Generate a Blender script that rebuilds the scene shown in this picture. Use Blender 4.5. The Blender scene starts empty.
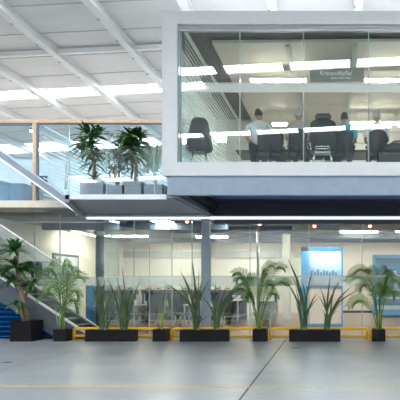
import bpy, bmesh, math, random
from mathutils import Vector, Matrix
R = random.Random(7)
C = bpy.context.scene.collection
F = 540.0; CZ = 1.5
def PX(px, Y): return (px - 335.0) * Y / F
def PZ(py, Y): return CZ + (282.0 - py) * Y / F
def P(px, py, Y): return Vector((PX(px, Y), Y, PZ(py, Y)))

# ------------------------------------------------------------ materials
def mat(name, col, rough=0.5, metal=0.0, var=0.06, scale=6.0, emit=None, es=0.0, bump=0.0, spec=0.5, col2=None, stretch=None):
    m = bpy.data.materials.new(name); m.use_nodes = True
    nt = m.node_tree; b = nt.nodes['Principled BSDF']
    b.inputs['Roughness'].default_value = rough
    b.inputs['Metallic'].default_value = metal
    b.inputs['Specular IOR Level'].default_value = spec
    tc = nt.nodes.new('ShaderNodeTexCoord'); n = nt.nodes.new('ShaderNodeTexNoise')
    n.inputs['Scale'].default_value = scale; n.inputs['Detail'].default_value = 4
    src = tc.outputs['Object']
    if stretch:
        mp = nt.nodes.new('ShaderNodeMapping'); mp.inputs['Scale'].default_value = stretch
        nt.links.new(src, mp.inputs['Vector']); src = mp.outputs['Vector']
    nt.links.new(src, n.inputs['Vector'])
    r = nt.nodes.new('ShaderNodeValToRGB')
    c2 = col2 or tuple(min(1, c * (1 + var)) for c in col)
    c1 = tuple(c * (1 - var) for c in col) if not col2 else col
    r.color_ramp.elements[0].position = 0.3; r.color_ramp.elements[1].position = 0.7
    r.color_ramp.elements[0].color = (*c1, 1); r.color_ramp.elements[1].color = (*c2, 1)
    nt.links.new(n.outputs['Fac'], r.inputs['Fac']); nt.links.new(r.outputs['Color'], b.inputs['Base Color'])
    if bump:
        bp = nt.nodes.new('ShaderNodeBump'); bp.inputs['Strength'].default_value = bump; bp.inputs['Distance'].default_value = 0.01
        nt.links.new(n.outputs['Fac'], bp.inputs['Height']); nt.links.new(bp.outputs['Normal'], b.inputs['Normal'])
    if emit:
        b.inputs['Emission Color'].default_value = (*emit, 1); b.inputs['Emission Strength'].default_value = es
    return m
def glass(name, f0=0.06, tint=(0.93, 0.97, 0.96), film=0.0, filmcol=(0.8, 0.87, 0.88)):
    m = bpy.data.materials.new(name); m.use_nodes = True; nt = m.node_tree; nt.nodes.clear()
    out = nt.nodes.new('ShaderNodeOutputMaterial'); tr = nt.nodes.new('ShaderNodeBsdfTransparent'); gl = nt.nodes.new('ShaderNodeBsdfGlossy')
    tr.inputs['Color'].default_value = (*tint, 1); gl.inputs['Roughness'].default_value = 0.0; gl.inputs['Color'].default_value = (1, 1, 1, 1)
    lw = nt.nodes.new('ShaderNodeLayerWeight'); lw.inputs['Blend'].default_value = 0.5
    pw = nt.nodes.new('ShaderNodeMath'); pw.operation = 'POWER'; pw.inputs[1].default_value = 5
    ma = nt.nodes.new('ShaderNodeMath'); ma.operation = 'MULTIPLY_ADD'; ma.inputs[1].default_value = 1 - f0; ma.inputs[2].default_value = f0
    nt.links.new(lw.outputs['Facing'], pw.inputs[0]); nt.links.new(pw.outputs[0], ma.inputs[0])
    base = tr.outputs[0]
    if film:
        df = nt.nodes.new('ShaderNodeBsdfDiffuse'); df.inputs['Color'].default_value = (*filmcol, 1)
        tl = nt.nodes.new('ShaderNodeBsdfTranslucent'); tl.inputs['Color'].default_value = (*filmcol, 1)
        mm = nt.nodes.new('ShaderNodeMixShader'); mm.inputs[0].default_value = 0.5
        nt.links.new(df.outputs[0], mm.inputs[1]); nt.links.new(tl.outputs[0], mm.inputs[2])
        m2 = nt.nodes.new('ShaderNodeMixShader'); m2.inputs[0].default_value = film
        nt.links.new(tr.outputs[0], m2.inputs[1]); nt.links.new(mm.outputs[0], m2.inputs[2]); base = m2.outputs[0]
    mx = nt.nodes.new('ShaderNodeMixShader')
    nt.links.new(ma.outputs[0], mx.inputs[0]); nt.links.new(base, mx.inputs[1]); nt.links.new(gl.outputs[0], mx.inputs[2])
    nt.links.new(mx.outputs[0], out.inputs['Surface'])
    return m

M = dict(
    roof=mat('roof_panel', (0.69, 0.67, 0.67), 0.6, var=0.05, scale=1.3, stretch=(0.4, 2.0, 1)),
    seam=mat('roof_seam', (0.42, 0.42, 0.43), 0.6),
    beam=mat('beam_white', (0.80, 0.80, 0.80), 0.45, var=0.03),
    sky=mat('skylight_panel', (0.9, 0.95, 1), 0.4, emit=(0.93, 0.97, 1.0), es=16.0),
    wall=mat('hall_wall', (0.62, 0.63, 0.63), 0.7),
    white=mat('white_cladding', (0.65, 0.67, 0.68), 0.35, var=0.02),
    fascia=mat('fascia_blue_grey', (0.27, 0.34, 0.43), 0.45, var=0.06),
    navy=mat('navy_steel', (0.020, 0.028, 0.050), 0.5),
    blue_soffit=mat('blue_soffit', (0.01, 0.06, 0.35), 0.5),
    flange=mat('flange_grey', (0.22, 0.26, 0.32), 0.5),
    balc=mat('balcony_soffit', (0.25, 0.30, 0.37), 0.5, var=0.05),
    trimw=mat('white_trim', (0.86, 0.87, 0.88), 0.35, var=0.01),
    wood=mat('pale_wood', (0.62, 0.42, 0.27), 0.5, var=0.15, scale=8, stretch=(1, 1, 6)),
    beige=mat('beige_slab', (0.68, 0.62, 0.52), 0.6),
    steel=mat('column_steel', (0.32, 0.40, 0.49), 0.4, var=0.08),
    steel_dark=mat('column_dark', (0.10, 0.14, 0.20), 0.4, var=0.1),
    cream=mat('cream_wall', (0.80, 0.79, 0.73), 0.7, var=0.02),
    creamb=mat('beige_wall', (0.76, 0.68, 0.58), 0.7, var=0.02),
    ceilg=mat('grey_ceiling', (0.30, 0.34, 0.39), 0.8, var=0.1, scale=2),
    greyband=mat('grey_band', (0.48, 0.50, 0.50), 0.7),
    offloor=mat('brown_floor', (0.30, 0.20, 0.14), 0.35, var=0.2, scale=3, stretch=(0.5, 4, 1)),
    lamp=mat('lamp_diffuser', (1, 1, 0.95), 0.4, emit=(1.0, 0.93, 0.74), es=45.0),
    fillglow=mat('fill_glow', (1, 1, 0.95), 0.4, emit=(1.0, 0.96, 0.84), es=42.0),  # glow of the added office fill panels and booth light bar
    spot=mat('spot_lamp', (1, .6, .4), 0.4, emit=(1.0, 0.22, 0.12), es=12.0),
    metalg=mat('grey_metal', (0.45, 0.47, 0.50), 0.35, 0.6),
    chrome=mat('chrome', (0.75, 0.77, 0.79), 0.18, 0.9, var=0.02),
    black=mat('black_plastic', (0.012, 0.012, 0.014), 0.45, var=0.2),
    blackp=mat('planter_black', (0.006, 0.006, 0.008), 0.5, var=0.25, scale=20, spec=0.2),
    potg=mat('pot_grey_blue', (0.17, 0.21, 0.26), 0.6, var=0.1),
    soil=mat('soil', (0.09, 0.055, 0.035), 0.9, var=0.5, scale=40, bump=0.6),
    yellow=mat('yellow_paint', (0.85, 0.47, 0.02), 0.4, var=0.05),
    blue=mat('blue_sheet', (0.03, 0.37, 1.0), 0.4, var=0.08),
    cyan=mat('blue_frame', (0.08, 0.34, 0.68), 0.4, var=0.05),
    pale=mat('pale_panel', (0.92, 0.77, 0.67), 0.5, var=0.02),
    stairg=mat('stair_grey', (0.10, 0.115, 0.14), 0.45, var=0.1),
    tread=mat('tread_grey', (0.13, 0.145, 0.15), 0.6, var=0.1),
    leafd=mat('leaf_dark', (0.018, 0.075, 0.018), 0.4, col2=(0.05, 0.15, 0.035), scale=5),
    leafp=mat('leaf_palm', (0.035, 0.11, 0.015), 0.5, col2=(0.12, 0.26, 0.04), scale=5),
    leafs=mat('leaf_sword', (0.03, 0.075, 0.025), 0.5, col2=(0.10, 0.17, 0.06), scale=5),
    leaff=mat('leaf_ficus', (0.10, 0.18, 0.09), 0.45, col2=(0.22, 0.30, 0.18), scale=6),
    bark=mat('bark', (0.24, 0.17, 0.11), 0.8, var=0.3, scale=14, bump=0.5, stretch=(1, 1, 3)),
    stemg=mat('stem_green', (0.28, 0.36, 0.10), 0.5, var=0.2),
    stalk=mat('stalk_brown', (0.33, 0.24, 0.15), 0.7, var=0.3, scale=20),
    mesh_dark=mat('chair_fabric', (0.06, 0.07, 0.085), 0.7, var=0.2),
    mesh_grey=mat('chair_grey', (0.13, 0.15, 0.17), 0.7, var=0.2),
    skin=mat('skin_tone', (0.45, 0.25, 0.17), 0.5, var=0.05),
    hairb=mat('hair_black', (0.015, 0.013, 0.013), 0.6, var=0.3, scale=30),
    hairg=mat('hair_grey', (0.45, 0.43, 0.42), 0.6, var=0.2, scale=30),
    shirtw=mat('shirt_white', (0.78, 0.78, 0.80), 0.8, var=0.03, bump=0.1),
    shirtp=mat('shirt_pink', (0.55, 0.45, 0.45), 0.8, var=0.03, bump=0.1),
    shirtc=mat('shirt_cyan', (0.05, 0.50, 0.68), 0.8, var=0.03, bump=0.1),
    shirtd=mat('shirt_dark', (0.05, 0.05, 0.06), 0.8, var=0.03),
    trousers=mat('trousers_dark', (0.03, 0.035, 0.05), 0.8),
    inner=mat('room_wall', (0.60, 0.57, 0.56), 0.7, var=0.03),
    darkceil=mat('dark_ceiling', (0.16, 0.145, 0.14), 0.7),
    panel=mat('ceiling_panel', (0.62, 0.56, 0.52), 0.6, var=0.03),
    sign=mat('sign_panel', (0.38, 0.37, 0.36), 0.5, var=0.02),
    letter=mat('sign_letters', (0.95, 0.95, 0.95), 0.5, var=0.0),
    table=mat('table_dark', (0.05, 0.045, 0.045), 0.4),
    desk=mat('desk_white', (0.62, 0.64, 0.65), 0.4),
    screen=mat('monitor_dark', (0.02, 0.03, 0.05), 0.2),
    slat=mat('blind_slat', (0.84, 0.86, 0.87), 0.5, var=0.02),
    poster=mat('poster_paper', (0.72, 0.78, 0.82), 0.5, col2=(0.55, 0.66, 0.74), scale=3),
    officew=mat('office_wall', (0.60, 0.64, 0.68), 0.7),
    glass=glass('glass_clear', 0.055),
    glassbox=glass('glass_box', 0.055, (0.92, 0.97, 0.95)),
    glassg=glass('glass_tinted', 0.06, (0.80, 0.90, 0.95)),
    edge=glass('glass_edge', 0.1, (0.7, 0.85, 0.85), film=0.45, filmcol=(0.75, 0.86, 0.86)),
    film=glass('glass_film', 0.07, film=0.5, filmcol=(0.82, 0.86, 0.87)),
    filml=glass('glass_film_light', 0.05, film=0.28, filmcol=(0.82, 0.88, 0.9)),
)

def floor_mat():
    m = bpy.data.materials.new('polished_concrete'); m.use_nodes = True; nt = m.node_tree; b = nt.nodes['Principled BSDF']
    tc = nt.nodes.new('ShaderNodeTexCoord')
    def noise(s, d, st=None):
        n = nt.nodes.new('ShaderNodeTexNoise'); n.inputs['Scale'].default_value = s; n.inputs['Detail'].default_value = d
        mp = nt.nodes.new('ShaderNodeMapping'); mp.inputs['Scale'].default_value = st or (1, 1, 1)
        nt.links.new(tc.outputs['Object'], mp.inputs['Vector']); nt.links.new(mp.outputs['Vector'], n.inputs['Vector']); return n
    a = noise(1.1, 5, (.7, 1.3, 1)); c = noise(7, 5, (.6, 2, 1)); 
    r = nt.nodes.new('ShaderNodeValToRGB'); r.color_ramp.elements[0].position = 0.2; r.color_ramp.elements[1].position = 0.8
    r.color_ramp.elements[0].color = (0.14, 0.15, 0.165, 1); r.color_ramp.elements[1].color = (0.36, 0.375, 0.395, 1)
    mx = nt.nodes.new('ShaderNodeMath'); mx.operation = 'MULTIPLY_ADD'; mx.inputs[1].default_value = 0.35
    nt.links.new(c.outputs['Fac'], mx.inputs[0]); 
    s = nt.nodes.new('ShaderNodeMath'); s.operation = 'MULTIPLY'; s.inputs[1].default_value = 0.65
    nt.links.new(a.outputs['Fac'], s.inputs[0]); nt.links.new(s.outputs[0], mx.inputs[2])
    nt.links.new(mx.outputs[0], r.inputs['Fac']); nt.links.new(r.outputs['Color'], b.inputs['Base Color'])
    r2 = nt.nodes.new('ShaderNodeMapRange'); r2.inputs['From Min'].default_value = 0.2; r2.inputs['From Max'].default_value = 0.8
    r2.inputs['To Min'].default_value = 0.27; r2.inputs['To Max'].default_value = 0.30
    nt.links.new(a.outputs['Fac'], r2.inputs['Value']); nt.links.new(r2.outputs[0], b.inputs['Roughness'])
    b.inputs['Specular IOR Level'].default_value = 0.6
    return m
M['floor'] = floor_mat()

# ------------------------------------------------------------ mesh helpers
class MB:
    def __init__(s): s.bm = bmesh.new()
    def box(s, x0, x1, y0, y1, z0, z1, bev=0):
        r = bmesh.ops.create_cube(s.bm, size=1)
        for v in r['verts']:
            v.co = Vector(((x0 + x1) / 2 + v.co.x * (x1 - x0), (y0 + y1) / 2 + v.co.y * (y1 - y0), (z0 + z1) / 2 + v.co.z * (z1 - z0)))
        if bev:
            ed = list({e for v in r['verts'] for e in v.link_edges})
            bmesh.ops.bevel(s.bm, geom=ed, offset=bev, segments=2, affect='EDGES')
        return s
    def poly(s, pts, d):                      # prism: polygon extruded by vector d
        d = Vector(d); a = [s.bm.verts.new(Vector(p)) for p in pts]; b = [s.bm.verts.new(Vector(p) + d) for p in pts]
        n = len(a); fs = [s.bm.faces.new(a), s.bm.faces.new(list(reversed(b)))]
        for i in range(n): fs.append(s.bm.faces.new([a[i], b[i], b[(i + 1) % n], a[(i + 1) % n]]))
        bmesh.ops.recalc_face_normals(s.bm, faces=fs)
        return s
    def tube(s, pts, r, n=8, r1=None):
        pts = [Vector(p) for p in pts]; rings = []
        L = len(pts)
        for i, p in enumerate(pts):
            t = (pts[min(i + 1, L - 1)] - pts[max(i - 1, 0)]).normalized()
            up = Vector((0, 0, 1)) if abs(t.z) < 0.9 else Vector((0, 1, 0))
            u = t.cross(up).normalized(); w = u.cross(t)
            rr = r if r1 is None else r + (r1 - r) * i / (L - 1)
            rings.append([s.bm.verts.new(p + (u * math.cos(2 * math.pi * k / n) + w * math.sin(2 * math.pi * k / n)) * rr) for k in range(n)])
        for i in range(L - 1):
            for k in range(n):
                f = s.bm.faces.new([rings[i][k], rings[i][(k + 1) % n], rings[i + 1][(k + 1) % n], rings[i + 1][k]]); f.smooth = True
        s.bm.faces.new(list(reversed(rings[0]))); s.bm.faces.new(rings[-1])
        return s
    def ball(s, c, rx, ry=None, rz=None, seg=14):
        ry = ry or rx; rz = rz or rx
        r = bmesh.ops.create_uvsphere(s.bm, u_segments=seg, v_segments=seg // 2 + 2, radius=1)
        for v in r['verts']: v.co = Vector(c) + Vector((v.co.x * rx, v.co.y * ry, v.co.z * rz))
        for v in r['verts']:
            for f in v.link_faces: f.smooth = True
        return s
    def strip(s, spine, side, widths, fold=0.25, nrm=None):   # a folded leaf along a spine
        rows = []
        for i, p in enumerate(spine):
            w = widths[i]; t = (spine[min(i + 1, len(spine) - 1)] - spine[max(i - 1, 0)]).normalized()
            n = t.cross(side).normalized()
            rows.append([s.bm.verts.new(p - side * w / 2 + n * w * fold), s.bm.verts.new(p), s.bm.verts.new(p + side * w / 2 + n * w * fold)])
        for i in range(len(rows) - 1):
            for k in range(2):
                f = s.bm.faces.new([rows[i][k], rows[i][k + 1], rows[i + 1][k + 1], rows[i + 1][k]]); f.smooth = True
        return s
    def build(s, name, m, parent=None, loc=None):
        me = bpy.data.meshes.new(name); 
        if loc is not None:
            bmesh.ops.translate(s.bm, verts=s.bm.verts, vec=-Vector(loc))
        s.bm.to_mesh(me); s.bm.free()
        me.materials.append(M[m]); o = bpy.data.objects.new(name, me); C.objects.link(o)
        if loc is not None: o.location = loc
        if parent: o.parent = parent
        return o
def tag(o, label=None, cat=None, group=None, kind=None):
    if label: o['label'] = label
    if cat: o['category'] = cat
    if group: o['group'] = group
    if kind: o['kind'] = kind
    return o
def empty(name, loc, label, cat, group=None, rz=0, kind=None):
    o = bpy.data.objects.new(name, None); C.objects.link(o); o.location = loc; o.rotation_euler = (0, 0, rz); o.empty_display_size = 0.1
    return tag(o, label, cat, group, kind)
def struct(o, label=None): return tag(o, label, kind='structure')
def copy_tree(o, loc=None, rz=None, label=None, parent=None):
    c = o.copy(); C.objects.link(c)
    if parent: c.parent = parent
    if loc is not None: c.location = loc
    if rz is not None: c.rotation_euler = (0, 0, rz)
    if label: c['label'] = label
    for ch in list(o.children): copy_tree(ch, parent=c)
    return c
def arc(a, b, lift, n=8):
    a = Vector(a); b = Vector(b); return [a.lerp(b, t) + Vector((0, 0, lift * math.sin(math.pi * t))) for t in [i / n for i in range(n + 1)]]

# ------------------------------------------------------------ hall shell
def zr(x): return 7.8 + 0.05 * (x + 6.5)
XL, XR, YB, YF = -15.0, 9.0, -24.0, 26.5
struct(MB().box(XL, XR, YB, YF, -0.3, 0).build('floor', 'floor'), 'polished grey concrete hall floor')
SKY = [24.3, 17.65, 11.1, 5.15, -1.75, -9.6, -15.6, -21.7]; HW = 0.52  # first strip is added to lighten the roof beyond the upper glass
HWS = {17.65: 0.36, 11.1: 0.45, 5.15: 0.33, -1.75: 0.36, 24.3: 0.4}
ys = [YF] + [v for c in SKY for v in (c + HWS.get(c, HW), c - HWS.get(c, HW))] + [YB]
b = MB()
for i in range(0, len(ys), 2):
    y1, y0 = ys[i], ys[i + 1]
    b.poly([(XL, y0, zr(XL)), (XR, y0, zr(XR)), (XR, y1, zr(XR)), (XL, y1, zr(XL))], (0, 0, 0.1))
ce = b.build('ceiling', 'roof'); struct(ce, 'pale metal roof underside')
b = MB()
y = YB + 0.6
while y < YF:
    if all(abs(y - c) > 0.7 for c in SKY): b.poly([(XL, y, zr(XL) - .012), (XR, y, zr(XR) - .012), (XR, y + .03, zr(XR) - .012), (XL, y + .03, zr(XL) - .012)], (0, 0, 0.012))
    y += 1.32
b.build('panel_seam', 'seam', ce)
for i, c in enumerate(SKY):
    HW = HWS.get(c, .52)
    o = MB().poly([(XL, c - HW, zr(XL) + .03), (XR, c - HW, zr(XR) + .03), (XR, c + HW, zr(XR) + .03), (XL, c + HW, zr(XL) + .03)], (0, 0, 0.05)).build('window_%d' % (i + 1), 'sky')
    struct(o, 'translucent daylight strip in the roof')
bl = {-11.5: 'white roof beam nearest the left wall of the hall'}
for k, X in enumerate([-13.5, -11.5, -9.48, -7.48, -5.45, -3.44, -1.45, 0.55, 2.55, 4.55, 6.55, 8.4]):
    z = zr(X) - 0.02; w = 0.10
    t = empty('roof_beam', (X, 11, z - 0.2), 'long white steel roof beam running from front to back', 'beam', 'white roof beams running front to back')
    prof = [(-w, 0), (w, 0), (w, -.035), (w * .45, -.035), (w * .45, -.17), (w, -.17), (w, -.205), (-w, -.205), (-w, -.17), (-w * .45, -.17), (-w * .45, -.035), (-w, -.035)]
    MB().poly([(X + a, YB, z + c + .02) for a, c in prof], (0, YF - YB, 0)).build('beam_body', 'beam', t, None)
    bb = MB()
    yy = 6.0
    while yy < 24:
        bb.box(X - .11, X - .075, yy, yy + .07, z - .215, z - .17); yy += 1.1
    bb.build('bolt_clip', 'metalg', t)
for ch in [o for o in bpy.data.objects if o.name.startswith('beam_body') or o.name.startswith('bolt_clip')]:
    ch.matrix_parent_inverse = Matrix.Translation(-ch.parent.location)
for yy in (14.4, 1.5, -11.8):
    o = MB().poly([(XL, yy, zr(XL) - .16), (XR, yy, zr(XR) - .16), (XR, yy + .12, zr(XR) - .16), (XL, yy + .12, zr(XL) - .16)], (0, 0, .12)).build('cross_beam', 'beam')
    tag(o, 'white cross beam spanning the roof at right angles to the long beams', 'beam', 'white cross beams')
struct(MB().box(XL - .2, XL, YB, YF, 0, 8.8).build('wall_left', 'wall'))
struct(MB().box(XR, XR + .2, YB, YF, 0, 8.8).build('wall_right', 'wall'))
struct(MB().box(XL, XR, YB - .2, YB, 0, 8.8).build('wall_back', 'wall'))
struct(MB().box(XL, XR, YF, YF + .2, 3.6, 8.8).build('wall_front', 'officew'))
# floor marks
b = MB()
b.poly([(-1.205, 4, .0005), (-1.175, 4, .0005), (-1.265, 14.2, .0005), (-1.295, 14.2, .0005)], (0, 0, .001))
struct(b.build('trim_1', 'black'), 'dark joint line across the concrete floor')
b = MB(); b.poly([(XL, 8.0, .0005), (XR, 7.42, .0005), (XR, 7.475, .0005), (XL, 8.055, .0005)], (0, 0, .0015))
M['ledstrip'] = mat('led_strip', (0.9, 0.92, 0.93), 0.4, var=0.0, emit=(0.93, 0.97, 1.0), es=0.9)
M['lineyellow'] = mat('line_yellow', (0.55, 0.40, 0.05), 0.5, var=0.3, scale=12)
struct(b.build('trim_2', 'lineyellow'), 'thin yellow line painted on the floor')

struct(MB().poly([(-5.705, 4, .0005), (-5.695, 4, .0005), (-5.695, 14.2, .0005), (-5.705, 14.2, .0005)], (0, 0, .001)).build('trim_16', 'stairg'), 'faint joint line in the concrete at the left')
# ------------------------------------------------------------ ground floor office shell
GY = 14.45; RX = -6.15; RY = 15.35
CEIL = 3.45
b = MB().box(XL, -8.0, RY, YF, CEIL, CEIL + .03).box(-8.0, XR, GY + .06, YF, CEIL, CEIL + .03)
struct(b.build('trim_3', 'ceilg'), 'grey ceiling of the ground floor office')
struct(MB().box(XL, XR, 15.45, YF, 0, .004).build('trim_4', 'offloor'), 'brown floor of the office')
struct(MB().box(RX + .1, XR, GY + .05, 15.45, 0, .004).build('trim_5', 'offloor'), 'brown floor strip behind the glass')
struct(MB().box(-10.45, -10.3, RY + .1, 26.3, 0, CEIL).build('wall_office_left', 'cream'), 'cream side wall of the office')
struct(MB().box(-10.3, 0.2, 26.3, 26.45, 0, CEIL).build('wall_office_back', 'cream'), 'cream back wall of the office')
struct(MB().box(0.2, XR, 26.2, 26.45, 0, CEIL).build('wall_office_right', 'creamb'), 'beige back wall of the office')
struct(MB().box(-10.3, -2.2, 26.2, 26.3, 2.68, 2.98).build('trim_6', 'greyband'), 'grey duct band along the back wall')
struct(MB().box(-2.0, 0.2, 26.2, 26.3, 2.7, 2.95).build('trim_7', 'greyband'))
struct(MB().box(0.2, XR, 26.12, 26.2, 0, .12).build('baseboard_office', 'black'))
struct(MB().box(-2.05, -1.75, 21.0, 21.4, 0, CEIL).build('trim_8', 'cream'), 'pale pier inside the office')
for i, (x0, x1, y0) in enumerate([(-9.5, -3.5, 17.5), (-5.8, -1.5, 19.0), (-3.0, 3.0, 21.5), (-9, 5, 24)]):
    tag(MB().box(x0, x1, y0, y0 + .22, 3.2 + .02 * i, 3.45).build('ceiling_beam', 'steel_dark'),
        ['dark beam under the office ceiling nearest the stair', 'dark beam under the office ceiling behind the steel column', 'dark beam under the office ceiling before the blue booth', 'dark beam under the office ceiling farthest back'][i], 'beam', 'dark ceiling beams')
# glass wall
def glass_wall(name, joints, Y, z0, z1, g, label, film=None, rail=True, trans=None):
    t = empty(name, ((joints[0] + joints[-1]) / 2, Y, z0), label, None, kind='structure')
    L = t.location
    def bd(mb, n, m):
        o = mb.build(n, m, t); o.matrix_parent_inverse = Matrix.Translation(-L); return o
    for a, c in zip(joints[:-1], joints[1:]):
        bd(MB().box(a + .006, c - .006, Y, Y + .012, z0, z1), 'pane', g)
        bd(MB().box(c - .012, c + .012, Y - .006, Y + .018, z0, z1), 'glass_joint', 'edge')
    if film:
        for k, (fa, fb, fm) in enumerate(film):
            bd(MB().box(joints[0], joints[-1], Y - .004, Y - .001, fa, fb), 'frosted_band', fm)
    if rail:
        bd(MB().box(joints[0], joints[-1], Y - .02, Y + .03, z0 - .03, z0), 'floor_channel', 'metalg')
    if trans: bd(MB().box(joints[0], joints[-1], Y - .02, Y + .03, trans - .015, trans + .015), 'transom', 'metalg')
    return t
jx = [RX] + [PX(p, GY) for p in (134, 149.5, 172, 192, 250, 309, 362, 420, 478, 540)]
glass_wall('window_8', jx, GY, 0.03, 3.17, 'glass', 'ground floor glass wall with frosted line', film=[(PZ(286, GY), PZ(277, GY), 'filml'), (PZ(277, GY), PZ(275.8, GY), 'film')])
glass_wall('window_9', [-13, -11, PX(34.5, RY), PX(60, RY), RX], RY, 0.03, 3.47, 'glass', 'recessed glass wall behind the stair', trans=3.2, film=[(PZ(286, RY), PZ(277, RY), 'filml')])
struct(MB().box(RX, RX + .012, GY, RY, 0, 3.2).build('window_10', 'glass'))
# trim line & header
struct(MB().box(PX(83, 14.3), XR, 14.24, 14.32, 3.16, 3.225).build('trim_9', 'ledstrip'), 'white glowing edge line over the ground floor glass')
struct(MB().box(-3.2, XR, 14.34, 14.5, 3.05, 3.45).build('trim_10', 'navy'), 'dark header over the glass')
struct(MB().box(RX, -3.2, 14.34, 14.5, 3.14, 3.45).build('trim_11', 'steel'), 'grey header over the glass')

# columns
t = empty('steel_column', (PX(206, 14.2), 14.2, 0), 'tall blue-grey steel column in front of the glass wall', 'column')
cx = t.location.x
def under(t, mb, n, m):
    o = mb.build(n, m, t); o.matrix_parent_inverse = Matrix.Translation(-t.location); return o
w = .105
under(t, MB().box(cx - w, cx + w, 14.12, 14.14, 0, 3.15).box(cx - w, cx + w, 14.29, 14.31, 0, 3.15).box(cx - w, cx - w + .018, 14.14, 14.29, 0, 3.15).box(cx + w - .018, cx + w, 14.14, 14.29, 0, 3.15), 'shaft', 'steel')
under(t, MB().box(cx - .16, cx + .16, 14.08, 14.33, 0, .02, .004), 'base_plate', 'metalg')
cx = PX(100, 17)
t = empty('round_column', (cx, 17, 0), 'dark round column with a clamp inside the office near the poster', 'column')
under(t, MB().tube([(cx, 17, 0), (cx, 17, 3.45)], .13, 20), 'shaft', 'steel_dark')
under(t, MB().tube([(cx, 17, 2.95), (cx, 17, 3.1)], .17, 20).box(cx - .2, cx + .2, 16.95, 17.05, 3.0, 3.05), 'clamp', 'metalg')
cx = PX(258, 16.6)
t = empty('round_column', (cx, 16.6, 0), 'slim light grey pillar inside the office behind the large palm', 'column')
under(t, MB().tube([(cx, 16.6, 0), (cx, 16.6, 3.45)], .045, 14), 'shaft', 'metalg')

# lamps
def linear_lamp(px0, px1, py, Y, label, ceil=CEIL, along=False, warm='lamp', gr='linear lamps in the ground floor office', name='linear_lamp'):
    x0, x1 = PX(px0, Y), PX(px1, Y); z = PZ(py, Y); xc = (x0 + x1) / 2
    t = empty(name, (xc, Y, z), label, 'lamp', gr)
    under(t, MB().box(x0, x1, Y - .07, Y + .07, z + .02, z + .07, .005), 'housing', 'trimw')
    under(t, MB().box(x0 + .02, x1 - .02, Y - .06, Y + .06, z - .025, z + .02, .005), 'diffuser', warm)
    for xx in (x0 + .2, x1 - .2): under(t, MB().tube([(xx, Y, z + .07), (xx, Y, ceil)], .006, 6), 'cable', 'metalg')
for a in [(168, 208, 229, 19.6, 'glowing linear lamp just left of the blue-grey steel column'),
          (250, 293, 228.5, 19.6, 'long glowing linear lamp above the large palm'),
          (340, 378, 232, 20.8, 'glowing linear lamp high between the two blue-framed units'),
          (395, 440, 231, 20.8, 'glowing linear lamp cut by the right edge of the photo'),
          (113, 148, 236.5, 22.6, 'glowing linear lamp right of the dark round column'),
          (196, 228, 237, 22.8, 'farther glowing linear lamp partly behind the steel column'),
          (266, 300, 236, 22.6, 'farther glowing linear lamp left above the blue booth'),
          (60, 90, 240.5, 24.4, 'far glowing linear lamp behind the stair glass')]:
    linear_lamp(*a)
# lamp running front to back near left wall
x = -9.6; z = 3.36
t = empty('linear_lamp', (x, 21, z), 'glowing lamp running front to back beside the left office wall', 'lamp', 'linear lamps in the ground floor office')
under(t, MB().box(x - .06, x + .06, 19.7, 22.2, z, z + .06), 'housing', 'trimw'); under(t, MB().box(x - .05, x + .05, 19.75, 22.15, z - .03, z), 'diffuser', 'lamp')
# fill panels added to the office ceiling to brighten the room
for i, (X, Y) in enumerate([(-5.5, 17.2), (-3.2, 17.2), (-.9, 16.8), (1.2, 16.8), (3.2, 17.2), (-7.5, 24.9), (-4, 24.9), (-.8, 24.4), (1.2, 24.4), (3.4, 24.4)]):
    t = empty('added_fill_panel', (X, Y, CEIL - .03), 'square fill light panel added to brighten the office', 'lamp', 'added ceiling fill panels')
    under(t, MB().box(X - .32, X + .32, Y - .32, Y + .32, CEIL - .03, CEIL), 'frame', 'trimw'); under(t, MB().box(X - .29, X + .29, Y - .29, Y + .29, CEIL - .036, CEIL - .03), 'diffuser', 'fillglow')
for px, py, lb in [(187, 221.5, 'small orange-red spotlight left of the steel column'), (259.5, 224, 'small orange-red spotlight above the large palm'), (314.5, 226, 'small orange-red spotlight above the blue booth'), (370, 226, 'small orange-red spotlight above the right-hand planter')]:
    Y = 16.2; p = P(px, py, Y)
    t = empty('spotlight', p, lb, 'lamp', 'small spotlights behind the glass')
    under(t, MB().tube([p + Vector((0, 0, .02)), p + Vector((0, 0, .1))], .05, 12).tube([p + Vector((0, 0, .1)), Vector((p.x, p.y, CEIL))], .01, 6), 'housing', 'metalg')
    under(t, MB().ball(p, .052), 'bulb', 'spot')

# ------------------------------------------------------------ balcony
t = empty('balcony', (-4.5, 12.5, 3.2), 'grey-blue balcony slab with white edge carrying the potted plants', 'balcony')
bx0, bx1 = PX(65, 11), PX(83, 14.24)
ft, bt = 11.0, 14.24
under(t, MB().poly([(bx0, ft + .04, 3.215), (-3.3, ft + .04, 3.215), (-3.3, bt, 3.215), (bx1, bt, 3.215)], (0, 0, .06)), 'slab', 'balc')
under(t, MB().box(bx0, -3.44, ft, ft + .05, 3.185, 3.285, .004), 'edge_trim', 'trimw')
under(t, MB().poly([(bx0, ft, 3.12), (bx0 + .09, ft, 3.12), (bx1 + .09, bt, 3.12), (bx1, bt, 3.12)], (0, 0, .16)), 'side_trim', 'flange')
under(t, MB().box(PX(83, 13.3) - .3, -3.4, 13.55, 13.65, 3.17, 3.215), 'soffit_rib', 'balc')
t = empty('balcony_balustrade', (-4.5, 11.0, 3.28), 'clear glass balustrade standing on the balcony edge before the plants', 'balustrade')
js = [bx0, PX(107, 11.05), PX(154.5, 11.05), -3.45]
for a, c in zip(js[:-1], js[1:]): under(t, MB().box(a + .008, c - .008, 11.02, 11.034, 3.285, 4.2), 'glass_panel', 'glass')
for a in js[1:3]: under(t, MB().box(a - .012, a + .012, 11.015, 11.04, 3.285, 4.2), 'glass_joint', 'edge')

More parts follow.
